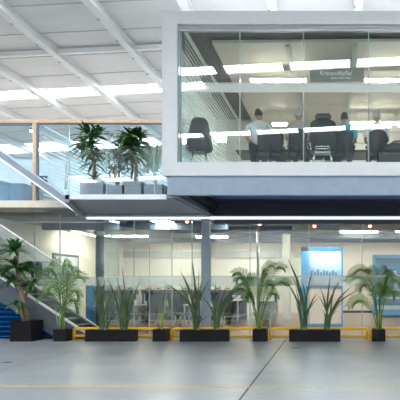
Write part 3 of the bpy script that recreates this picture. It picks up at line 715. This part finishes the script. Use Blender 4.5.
# blue booth
by = 17.6
x0, x1 = PX(301, by), PX(343, by); zt_ = PZ(247, by)
t = empty('blue_booth', ((x0 + x1) / 2, by, 0), 'blue-framed booth with a glazed window over a pale panel, seen behind the sword-leaf planter', 'booth')
under(t, MB().box(x0, x0 + .22, by, by + .9, 0, zt_).box(x0, x1, by, by + .9, zt_ - .14, zt_).box(x1 - .05, x1, by, by + .9, 0, zt_).box(x0, x1, by - .01, by + .9, 0, .14), 'frame', 'cyan')
under(t, MB().box(x0 + .22, x1 - .05, by + .03, by + .04, PZ(276, by), zt_ - .14), 'window', 'glassg')
under(t, MB().box(x0 + .22, x1 - .05, by + .02, by + .06, .14, PZ(289, by)), 'lower_panel', 'pale')
under(t, MB().box(x0 + .2, x1 - .05, by + .01, by + .07, PZ(277.5, by), PZ(275.5, by)), 'ledge', 'metalg')
under(t, MB().box(x0 + .3, x1 - .12, by + .35, by + .43, zt_ - .2, zt_ - .14), 'added_light_bar', 'fillglow')  # glowing bar added to brighten the booth interior
under(t, MB().box(x0 + .22, x1 - .05, by + .8, by + .88, .14, zt_ - .14), 'back_panel', 'officew')
mc = MB(); 
for k in range(9):
    xx = x0 + .3 + .1 * k; mc.box(xx, xx + .075, by + .3 + .03 * (k % 3), by + .5, PZ(276, by), PZ(276, by) + .12 + .16 * R.random(), .01)
under(t, mc, 'machine_parts', 'potg'); under(t, MB().box(x0 + .22, x1 - .06, by + .2, by + .7, PZ(279, by), PZ(276, by)), 'shelf', 'officew')
# blue shelving right
by = 22.5
x0, x1 = PX(373.5, by), PX(415, by); zt_ = PZ(254.5, by)
t = empty('blue_display_cabinet', ((x0 + x1) / 2, by, 0), 'blue glazed display cabinet with shelves behind the rightmost palm', 'cabinet')
under(t, MB().box(x0, x0 + .1, by, by + .6, 0.3, zt_).box(x1 - .1, x1, by, by + .6, .3, zt_).box(x0, x1, by, by + .6, zt_ - .14, zt_).box(x0, x1, by + .5, by + .6, .3, zt_), 'carcass', 'cyan')
under(t, MB().box(x0, x1, by - .02, by + .5, .12, PZ(312, by) + .1), 'plinth', 'cyan')
under(t, MB().box(x0 + .15, x1 - .15, by + .05, by + .5, 0, .12), 'foot', 'black')
for q in (276, 290, 298): under(t, MB().box(x0 + .1, x1 - .1, by + .02, by + .5, PZ(q + 1, by), PZ(q - 1, by)), 'shelf', 'desk')
under(t, MB().box(x0 + .1, x1 - .1, by + .1, by + .48, PZ(312, by) + .1, PZ(306, by), .02), 'drawer_front', 'desk')
under(t, MB().box(x0 + .1, x1 - .1, by + .005, by + .012, .5, zt_ - .14), 'glass_door', 'glass')
for k, (px, m_) in enumerate([(378, 'steel_dark'), (384, 'potg'), (389, 'steel_dark'), (395, 'desk'), (401, 'potg')]):
    for jz, q in enumerate((275, 289)):
        X = PX(px, by + .25); h = .14 + .1 * R.random()
        o = empty('display_part', (X, by + .25, PZ(q, by)), 'small machine part on the %s shelf of the blue display cabinet' % ('upper' if jz == 0 else 'lower'), 'machine part', 'parts on the %s shelf' % ('upper' if jz == 0 else 'lower'))
        MB().tube([(0, 0, 0), (0, 0, h * .4)], .08, 12).tube([(0, 0, h * .4), (0, 0, h)], .05, 12).build('part_body', m_, o)
# desks and chairs behind the planters
dk = [(118, 18.0, 'desk seen between the two left long planters, nearer the stair'), (160, 18.2, 'desk behind the small sparse planter'), (205, 18.4, 'desk behind the steel column')]
for px, Y, lb in dk:
    t = desk(PX(px, Y), Y, 0, 1.35, .7, .74, 'pale office ' + lb, 'ground floor desks')
    MB().box(-.66, .66, .36, .39, .55, 1.08, .005).build('privacy_screen', 'desk', t)
    monitor(PX(px, Y) - .25, Y + .05, .74, 'dark monitor on the pale ' + lb, 'ground floor monitors', .52)
    monitor(PX(px, Y) + .32, Y + .1, .74, 'smaller turned monitor on the ' + lb, 'ground floor monitors', .45, .3)
ch = office_chair((PX(116, 16.9), 16.9, 0), .2, 'grey mesh chair behind the left long planter', 'ground floor chairs', .52, .62, .5, 'mesh_grey')
for px, Y, rz, lb in [(134, 16.7, -.4, 'grey mesh chair behind the right end of the left long planter'), (158, 16.5, .1, 'grey mesh chair behind the small sparse planter'), (180, 16.9, -.3, 'grey mesh chair left of the steel column'),
                      (222, 16.8, .5, 'grey mesh chair right of the steel column'), (146, 19.6, 3.0, 'grey mesh chair on the far side of the desks, left'), (196, 19.8, 3.3, 'grey mesh chair on the far side of the desks, right'), (105, 19.4, 2.9, 'grey mesh chair beside the blue cupboard')]:
    copy_tree(ch, (PX(px, Y), Y, 0), rz, lb)
for i, (px, Y) in enumerate([(233, 20.0), (264, 19.0), (266, 21.4), (268, 23.8)]):
    t = desk(PX(px, Y), Y, 0, .8, 1.9, .86, ['light grey work bench left of the slim pillar', 'light grey work bench nearest behind the large palm', 'light grey work bench second behind the large palm', 'light grey work bench farthest behind the large palm'][i], 'work benches', name='work_bench')
    MB().box(-.36, .36, -.9, .9, .25, .28, .004).build('lower_shelf', 'metalg', t)
for px, lb in [(118, 'dark low cabinet behind the desk nearer the stair'), (158, 'dark low cabinet behind the sparse planter'), (196, 'dark low cabinet behind the steel column'), (228, 'dark low cabinet right of the steel column')]:
    Y = 20.6; o = empty('low_cabinet', (PX(px, Y), Y, 0), lb, 'cabinet', 'low cabinets in the office'); 
    MB().box(-.66, .66, 0, .42, .05, 1.18, .008).build('body', 'mesh_grey', o)
    for q in (-1, 1): MB().box(min(q * .645, q * .01), max(q * .645, q * .01), -.016, 0, .08, 1.14, .003).build('door', 'stairg', o)
    MB().box(-.67, .67, -.02, .43, 1.18, 1.205, .003).build('top', 'offloor', o)
    for k in range(3):
        w2 = R.uniform(.14, .24); o2 = empty('storage_box', (PX(px, Y) - .42 + .4 * k, Y + .2, 1.205), '%s box on the %s' % (['left-hand pale', 'middle', 'right-hand'][k], lb), 'box', 'boxes on the low cabinets')
        MB().box(-w2 / 2 - .04, w2 / 2 + .04, -.12, .12, 0, R.uniform(.1, .2), .006).build('carton', ['desk', 'pale', 'officew'][k], o2); MB().box(-.04, .04, -.126, -.12, .03, .07).build('box_tag', 'black', o2)
for px, Y, w_, m_, lb in [(132, 18.1, .24, 'pale', 'beige box on the desk nearer the stair'), (170, 18.3, .2, 'desk', 'white box on the desk behind the sparse planter'), (192, 18.5, .22, 'pale', 'beige box on the desk behind the steel column'), (236, 19.6, .3, 'desk', 'white box on the bench left of the slim pillar')]:
    o = empty('cardboard_box', (PX(px, Y), Y, .86 if px > 230 else .74), lb, 'box', 'boxes on the desks')
    MB().box(-w_ / 2, w_ / 2, -.1, .1, 0, .16, .004).build('carton', m_, o); MB().box(-w_ / 2 - .005, w_ / 2 + .005, -.02, .02, .155, .165).build('tape', 'wood', o)

# ------------------------------------------------------------ yellow guard rails
def rail(px0, px1, label):
    Y = 14.03; x0, x1 = PX(px0, Y), PX(px1, Y); r = .038; zt, zl = .29, .10
    t = empty('guard_rail', ((x0 + x1) / 2, Y, 0), label, 'guard rail', 'yellow guard rails')
    rr = .07; pts = [(x0 + r, Y, 0)] + [(x0 + r, Y, zt - rr)] + [(x0 + r + rr * (1 - math.cos(a)), Y, zt - rr + rr * math.sin(a)) for a in (.5, 1.05, 1.57)]
    pts += [(x1 - r - rr, Y, zt)] + [(x1 - r - rr + rr * math.sin(a), Y, zt - rr + rr * math.cos(a)) for a in (.5, 1.05, 1.57)] + [(x1 - r, Y, 0)]
    under(t, MB().tube(pts, r, 10), 'hoop_tube', 'yellow')
    under(t, MB().tube([(x0 + r, Y, zl), (x1 - r, Y, zl)], r * .85, 10), 'lower_tube', 'yellow')
    for xx in (x0 + r, x1 - r): under(t, MB().box(xx - .05, xx + .05, Y - .06, Y + .06, 0, .012, .003), 'foot_plate', 'yellow')
for a in [(72.5, 171, 'yellow tubular guard rail behind the leftmost long planter'), (171.6, 268.4, 'yellow tubular guard rail crossing behind the steel column'), (269, 368.7, 'yellow tubular guard rail behind the right long planter'), (369.3, 468, 'yellow tubular guard rail running out at the right edge')]: rail(*a)

# ------------------------------------------------------------ planters and plants
def planter(t, x0, x1, y0, y1, h, m='blackp', th=.025):
    under(t, MB().box(x0, x1, y0, y0 + th, 0, h).box(x0, x1, y1 - th, y1, 0, h).box(x0, x0 + th, y0 + th, y1 - th, 0, h).box(x1 - th, x1, y0 + th, y1 - th, 0, h).box(x0 + th, x1 - th, y0 + th, y1 - th, .02, .05), 'planter', m)
    b = MB(); nx = max(4, int((x1 - x0) / .08)); ny = 5; g_ = []
    for i in range(nx + 1): g_.append([b.bm.verts.new((x0 + th + (x1 - x0 - 2 * th) * i / nx, y0 + th + (y1 - y0 - 2 * th) * j / ny, h - .03 + R.uniform(-.01, .012))) for j in range(ny + 1)])
    for i in range(nx):
        for j in range(ny): b.bm.faces.new([g_[i][j], g_[i + 1][j], g_[i + 1][j + 1], g_[i][j + 1]])
    under(t, b, 'soil', 'soil')
FY = 13.6
def blade(b, base, tip, w, bow=0.0, face=None):
    base = Vector(base); tip = Vector(tip); n = 9; d = tip - base
    side = Vector((1, 0, 0)) if abs(d.x) < abs(d.z) * 3 else Vector((0, 1, 0))
    ang = R.uniform(-.9, .9); side = Vector((math.cos(ang), math.sin(ang), 0))
    sp = [base.lerp(tip, i / n) + Vector((-d.x * .22 * math.sin(math.pi * i / n), 0, abs(d.x) * .10 * math.sin(math.pi * i / n))) for i in range(n + 1)]
    ws = [w * f for f in (.55, .75, .92, 1, 1, .95, .85, .68, .42, .04)]
    b.strip(sp, side, ws, .22)
def sword_planter(px0, px1, pxe, clumps, label, topy=330):
    x0, x1 = PX(px0, FY), PX(px1, FY); h = PZ(topy, FY); dep = .36
    t = empty('sword_leaf_planter', ((x0 + x1) / 2, FY, 0), label, 'planter', 'planters standing before the glass wall')
    planter(t, x0, x1, FY - .18 + .18, FY + dep - .14, h)
    for bx, tips in clumps:
        Y = FY + .11; B0 = Vector((PX(bx, Y), Y, h - .03)); b = MB()
        for (tx, ty, w) in tips:
            Yt = Y + R.uniform(-.28, .2)
            blade(b, B0 + Vector((R.uniform(-.07, .07), R.uniform(-.05, .05), 0)), P(tx, ty, Yt), w)
        cx_ = bx
        for k in range(5):
            tx = bx + R.uniform(-17, 17); ty = R.uniform(284, 312) if abs(tx - bx) < 10 else R.uniform(292, 315); Yt = Y + R.uniform(-.3, .3)
            blade(b, B0 + Vector((R.uniform(-.08, .08), R.uniform(-.05, .05), 0)), P(tx, ty, Yt), R.uniform(.035, .055))
        under(t, b, 'foliage', 'leafs')
        s = MB()
        for k in range(5):
            p = B0 + Vector((R.uniform(-.06, .06), R.uniform(-.05, .05), 0)); s.tube([p, p + Vector((R.uniform(-.02, .02), 0, .09))], .022, 6, .012)
        under(t, s, 'leaf_base', 'stalk')
sword_planter(85, 135, 140, [(103.5, [(96, 268, .06), (87, 291, .055), (105, 279, .06), (91, 282, .05), (114, 292, .05), (110, 285, .05)]),
                             (124, [(121.5, 265, .075), (114, 272, .065), (142.5, 276, .05), (106, 276, .055), (133, 283, .05), (138, 290, .045)])], 'long black planter with upright sword leaves beside the foot of the stair')
sword_planter(179.5, 228, 232, [(197, [(162.5, 281, .085), (180, 270, .075), (192, 259, .06), (199, 269, .065), (179, 283, .07), (210, 279, .06), (190, 285, .06), (203, 277, .06)]),
                                (216, [(216, 281, .055), (227, 285, .055), (247, 279, .085), (238, 294, .055), (245, 290, .075), (209, 288, .05)])], 'long black planter with sword leaves in front of the steel column')
sword_planter(289, 340.5, 343, [(304, [(287.5, 258, .08), (284, 277, .06), (302.5, 279, .06), (314, 266, .065), (316.5, 293, .06), (295, 285, .05), (292, 275, .07)]),
                                (327.5, [(320, 287, .055), (330, 276, .06), (341, 279, .06), (353, 285, .085), (363, 288, .085), (322, 293, .05), (346, 300, .045), (335, 283, .055)])], 'long black planter with sword leaves in front of the blue booth')

def frond(t, base, mid, tip, nl, ll, m='leafp', rs=.011):
    base, mid, tip = Vector(base), Vector(mid), Vector(tip); n = 14
    sp = [base * (1 - u) ** 2 + mid * 2 * u * (1 - u) + tip * u * u for u in [i / n for i in range(n + 1)]]
    nl = int(nl * 1.1); roll = R.choice((-1, 1)) * R.uniform(.7, 1.5); b = MB(); b.tube(sp, rs, 6, .003)
    for i in range(nl):
        u = .30 + .69 * i / (nl - 1); p = base * (1 - u) ** 2 + mid * 2 * u * (1 - u) + tip * u * u
        tg = (2 * (1 - u) * (mid - base) + 2 * u * (tip - mid)).normalized()
        s_ = tg.cross(Vector((0, 0, 1)))
        if s_.length < .1: s_ = Vector((1, 0, 0))
        s_.normalize(); s_ = Matrix.Rotation(roll, 3, tg) @ s_
        L = ll * (.45 + .7 * math.sin(math.pi * min(1, (u - .15) / .85))) * R.uniform(.85, 1.15)
        for q in (-1, 1):
            d = (tg * .8 + s_ * q * .75).normalized()
            pts = [p, p + d * L * .5, p + d * L * .95 + Vector((0, 0, -L * .22))]
            sd = d.cross(Vector((0, 1, 0))) if abs(d.y) < .8 else d.cross(Vector((0, 0, 1)))
            b.strip(pts, sd.normalized(), [.012, .021, .002], .15)
    return under(t, b, 'frond', m)
def palm(px0, px1, bx, fr, label, topy=329.5, ll=.26, nl=16, stems=None, m='leafp', dep=None):
    x0, x1 = PX(px0, FY), PX(px1, FY); h = PZ(topy, FY); dep = dep or (x1 - x0)
    t = empty('potted_palm', ((x0 + x1) / 2, FY, 0), label, 'potted plant', 'planters standing before the glass wall')
    planter(t, x0, x1, FY, FY + dep, h)
    Y = FY + dep / 2
    for (mx, my, tx, ty) in fr:
        yo = R.uniform(-.35, .3); b0 = Vector((PX(bx + R.uniform(-2, 2), Y), Y + R.uniform(-.05, .05), h - .04))
        frond(t, b0, P(mx, my, Y + yo * .3), P(tx, ty, Y + yo), nl, ll, m)
    s = MB()
    for k in range(stems or 6):
        p = Vector((PX(bx, Y) + R.uniform(-.07, .07), Y + R.uniform(-.05, .05), h - .04)); s.tube([p, p + Vector((R.uniform(-.04, .04), 0, .25)), p + Vector((R.uniform(-.08, .08), R.uniform(-.05, .05), R.uniform(.45, .6)))], .016, 7, .008)
    under(t, s, 'stem', 'stemg')
    return t
palm(53, 66, 62, [(60, 262, 38, 276), (62, 258, 52, 262), (64, 250, 72, 268), (67, 262, 86, 279), (62, 268, 44, 292), (66, 275, 80, 296), (63, 255, 64, 266), (58, 275, 37, 300), (66, 262, 78, 272), (60, 265, 48, 272), (70, 280, 78, 312)], 'small black planter with a bright green feathery palm in front of the stair', ll=.27)
palm(252.5, 266.5, 259, [(252, 262, 233, 273), (250, 275, 234, 290), (266, 255, 285, 268), (270, 268, 290, 284), (262, 262, 266, 275), (256, 265, 248, 280), (258, 258, 274, 265), (252, 280, 246, 300), (268, 278, 277, 298), (246, 265, 236, 281), (262, 275, 272, 285)], 'small black planter with a large arching palm between two long planters', ll=.24, nl=18, stems=9)
palm(372.5, 385.5, 379, [(372, 260, 346, 281), (368, 285, 348, 306), (372, 268, 358, 290), (380, 262, 388, 270), (386, 268, 400, 282), (384, 275, 396, 296), (376, 258, 368, 272), (382, 270, 392, 276), (374, 250, 350, 274), (378, 275, 384, 290)], 'small black planter with a feathery palm at the right end of the row', ll=.26, nl=17)
# sparse one
x0, x1 = PX(152.5, FY), PX(166, FY); h = PZ(329.5, FY)
t = empty('sparse_planter', ((x0 + x1) / 2, FY, 0), 'small black planter with only a few thin yellowish leaves', 'potted plant', 'planters standing before the glass wall')
planter(t, x0, x1, FY, FY + .34, h)
b = MB(); B0 = Vector((PX(161, FY + .15), FY + .15, h - .03))
for tx, ty, w in [(167, 290, .035), (168, 296, .03), (175, 286, .03), (157, 300, .025), (163, 295, .03), (172, 300, .025), (153, 312, .02)]: blade(b, B0 + Vector((R.uniform(-.03, .03), 0, 0)), P(tx, ty, FY + .15 + R.uniform(-.1, .1)), w)
under(t, b, 'foliage', 'stemg')
s = MB(); s.tube([B0, B0 + Vector((.02, 0, .2))], .012, 6, .008); under(t, s, 'stem', 'stalk')

def rosette(b, c, n, L, w, up=.35, spread=1.0, down=.5, ysc=1.0):
    L *= 1.3
    c = Vector(c)
    for k in range(n):
        a = k * 2.399 + R.uniform(-.3, .3); e = up + R.uniform(-down, .75); l = L * R.uniform(.7, 1.1)
        d = Vector((math.cos(a) * math.cos(e), math.sin(a) * math.cos(e), math.sin(e)))
        if d.y > 0: d.y *= ysc
        pts = [c + d * l * u * spread + Vector((0, 0, -l * .55 * u * u + l * .15 * u)) for u in (0, .2, .4, .6, .8, 1.0)]
        side = d.cross(Vector((0, 0, 1)));
        if side.length < .05: side = Vector((1, 0, 0))
        side.normalize(); b.strip(pts, side, [w * f for f in (.3, .8, 1, .95, .65, .05)], .18)
# big dracaena
x0, x1 = PX(10, FY), PX(31, FY); h = PZ(321, FY)
t = empty('potted_dracaena', ((x0 + x1) / 2, FY, 0), 'tall dark broad-leaved plant on thick canes in a large cubic black planter', 'potted plant', 'planters standing before the glass wall')
planter(t, x0, x1, FY, FY + .56, h)
YY = FY + .28
for pts, r0, nm in [([P(27, 322, YY), P(24.5, 305, YY), P(20, 288, YY), P(16, 256, YY)], .062, 0), ([P(23, 322, YY + .1), P(24, 305, YY + .1), P(27, 290, YY + .12), P(30, 280, YY + .1)], .045, 1), ([P(24, 322, YY - .1), P(21, 312, YY - .12), P(19, 305, YY - .1)], .035, 2)]:
    under(t, MB().tube(pts, r0, 10, r0 * .75), 'cane', 'bark')
b = MB()
rosette(b, P(15, 252, YY), 54, .48, .085, .6, ysc=.4)
rosette(b, P(17, 267, YY), 50, .46, .085, .2, ysc=.4)
rosette(b, P(13, 280, YY), 22, .34, .08, .1, ysc=.4)
rosette(b, P(30, 269, YY), 32, .36, .075, .4, ysc=.4)
rosette(b, P(33, 283, YY), 24, .32, .075, .2, ysc=.4)
rosette(b, P(17, 303, YY - .1), 22, .30, .075, .2, ysc=.6)
rosette(b, P(5, 272, YY), 14, .28, .075, .3, ysc=.5)
under(t, b, 'foliage', 'leafd')

# balcony plants
BYp = 12.45; BZ = 3.275
def potbox(t, px0, px1, topy, m='potg'):
    x0, x1 = PX(px0, BYp), PX(px1, BYp); h = PZ(topy, BYp); th = .02; y0, y1 = BYp, BYp + .42
    under(t, MB().box(x0, x1, y0, y0 + th, BZ, h).box(x0, x1, y1 - th, y1, BZ, h).box(x0, x0 + th, y0, y1, BZ, h).box(x1 - th, x1, y0, y1, BZ, h), 'planter', m)
    under(t, MB().box(x0 + th, x1 - th, y0 + th, y1 - th, BZ, h - .04), 'soil', 'soil'); return (x0 + x1) / 2, h
def bpl(px0, px1, topy, name, label):
    t = empty(name, (PX((px0 + px1) / 2, BYp), BYp + .2, BZ), label, 'potted plant', 'plants on the balcony'); return t, *potbox(t, px0, px1, topy)
YP = BYp + .2
t, cx, h = bpl(80, 104, 182, 'potted_dracaena', 'leftmost balcony plant, dark and broad-leaved, in a blue-grey planter')
under(t, MB().tube([(PX(93, YP), YP, h - .05), P(95, 165, YP), P(92, 150, YP), P(91, 142, YP)], .04, 9, .03), 'cane', 'bark')
b = MB(); rosette(b, P(90, 136, YP), 40, .44, .095, .5); rosette(b, P(90, 145, YP), 24, .42, .09, .2); rosette(b, P(92, 152, YP), 22, .34, .08, .0); rosette(b, P(84, 143, YP), 16, .3, .09, .2); rosette(b, P(98, 135, YP + .1), 14, .36, .08, .6); under(t, b, 'foliage', 'leafd')
b = MB(); rosette(b, P(93, 163, YP), 12, .34, .07, .1); rosette(b, P(95, 179, YP), 12, .30, .06, .4); under(t, b, 'lower_foliage', 'leafd')
t, cx, h = bpl(105, 122.5, 185, 'potted_fig', 'slender airy pale green balcony plant between the two dark broad-leaved ones')
s = MB(); b = MB()
for k in range(7):
    tip = P(R.uniform(104, 127), R.uniform(128, 150), YP + R.uniform(-.2, .2)); pts = arc((cx, YP, h - .05), tip, .0, 6); pts = [p + Vector((.03 * math.sin(i + k), 0, 0)) for i, p in enumerate(pts)]
    s.tube(pts, .012, 6, .005)
    for i in range(48):
        u = R.uniform(.35, 1.02); p = Vector((cx, YP, h)).lerp(tip, u) + Vector((R.gauss(0, .09), R.gauss(0, .1), R.gauss(0, .06)))
        d = Vector((R.uniform(-1, 1), R.uniform(-1, 1), R.uniform(-1, .2))).normalized(); sd = d.cross(Vector((.3, .2, 1))).normalized(); L = R.uniform(.07, .12)
        b.strip([p, p + d * L * .5, p + d * L], sd, [.008, .05, .003], .15)
under(t, s, 'stem', 'bark'); under(t, b, 'foliage', 'leaff')
t, cx, h = bpl(123.5, 142, 181.5, 'potted_dracaena', 'dense dark broad-leaved balcony plant right of the airy pale one')
under(t, MB().tube([(PX(136, YP), YP, h - .05), P(136, 165, YP), P(134, 148, YP), P(133, 142, YP)], .045, 9, .035), 'cane', 'bark')
b = MB(); rosette(b, P(133, 138, YP), 44, .42, .10, .5); rosette(b, P(133, 147, YP), 34, .42, .10, .2); rosette(b, P(127, 140, YP), 22, .32, .09, .3); rosette(b, P(133, 154, YP), 18, .3, .08, 0); rosette(b, P(139, 138, YP), 16, .36, .08, .5); under(t, b, 'foliage', 'leafd')
b = MB(); rosette(b, P(133, 168, YP), 10, .30, .06, .1); under(t, b, 'lower_foliage', 'leafd')
t, cx, h = bpl(143, 163, 184.5, 'potted_palm', 'thin-leaved balcony palm next to the white meeting room frame')
for (mx, my, tx, ty) in [(150, 150, 142, 155), (153, 145, 148, 146), (155, 140, 158, 145), (157, 150, 168, 155), (155, 155, 146, 170), (158, 140, 166, 148)]:
    frond(t, (cx, YP, h - .05), P(mx, my, YP), P(tx, ty, YP + R.uniform(-.25, .25)), 14, .22, 'leaff')
under(t, MB().tube([(cx, YP, h - .05), (cx + .02, YP, h + .2)], .02, 8, .014), 'stem', 'stalk')
t = empty('potted_dracaena', (PX(166, YP), YP + .55, BZ), 'dark-leaved balcony plant almost hidden behind the white frame', 'potted plant', 'plants on the balcony')
x_ = PX(172, YP + .5)
under(t, MB().box(x_ - .2, x_ + .2, YP + .4, YP + .8, BZ, BZ + .5, .01), 'planter', 'potg'); under(t, MB().tube([(x_, YP + .6, BZ + .4), (x_, YP + .6, BZ + 1.3)], .04, 8), 'cane', 'bark')
b = MB(); rosette(b, (x_, YP + .6, BZ + 1.55), 26, .46, .08, .4); under(t, b, 'foliage', 'leafd')

# ------------------------------------------------------------ world, camera
w = bpy.data.worlds.new('World'); bpy.context.scene.world = w; w.use_nodes = True
w.node_tree.nodes['Background'].inputs[0].default_value = (0.75, 0.85, 1.0, 1); w.node_tree.nodes['Background'].inputs[1].default_value = 0.6
cam = bpy.data.cameras.new('Camera'); co = bpy.data.objects.new('Camera', cam); C.objects.link(co)
co.location = (0, 0, CZ); co.rotation_euler = (math.pi / 2, 0, 0)
cam.sensor_width = 36; cam.lens = F / 400 * 36
cam.shift_x = (200 - 335) / 400; cam.shift_y = (282 - 200) / 400; cam.clip_end = 200
sc = bpy.context.scene; sc.camera = co
sc.view_settings.view_transform = 'Standard'; sc.view_settings.look = 'None'; sc.view_settings.gamma = 1; sc.view_settings.use_curve_mapping = False
sc.view_settings.exposure = 0.3
sc.cycles.transparent_max_bounces = 32; sc.cycles.max_bounces = 8; sc.cycles.use_denoising = True
sc.cycles.sample_clamp_indirect = 6
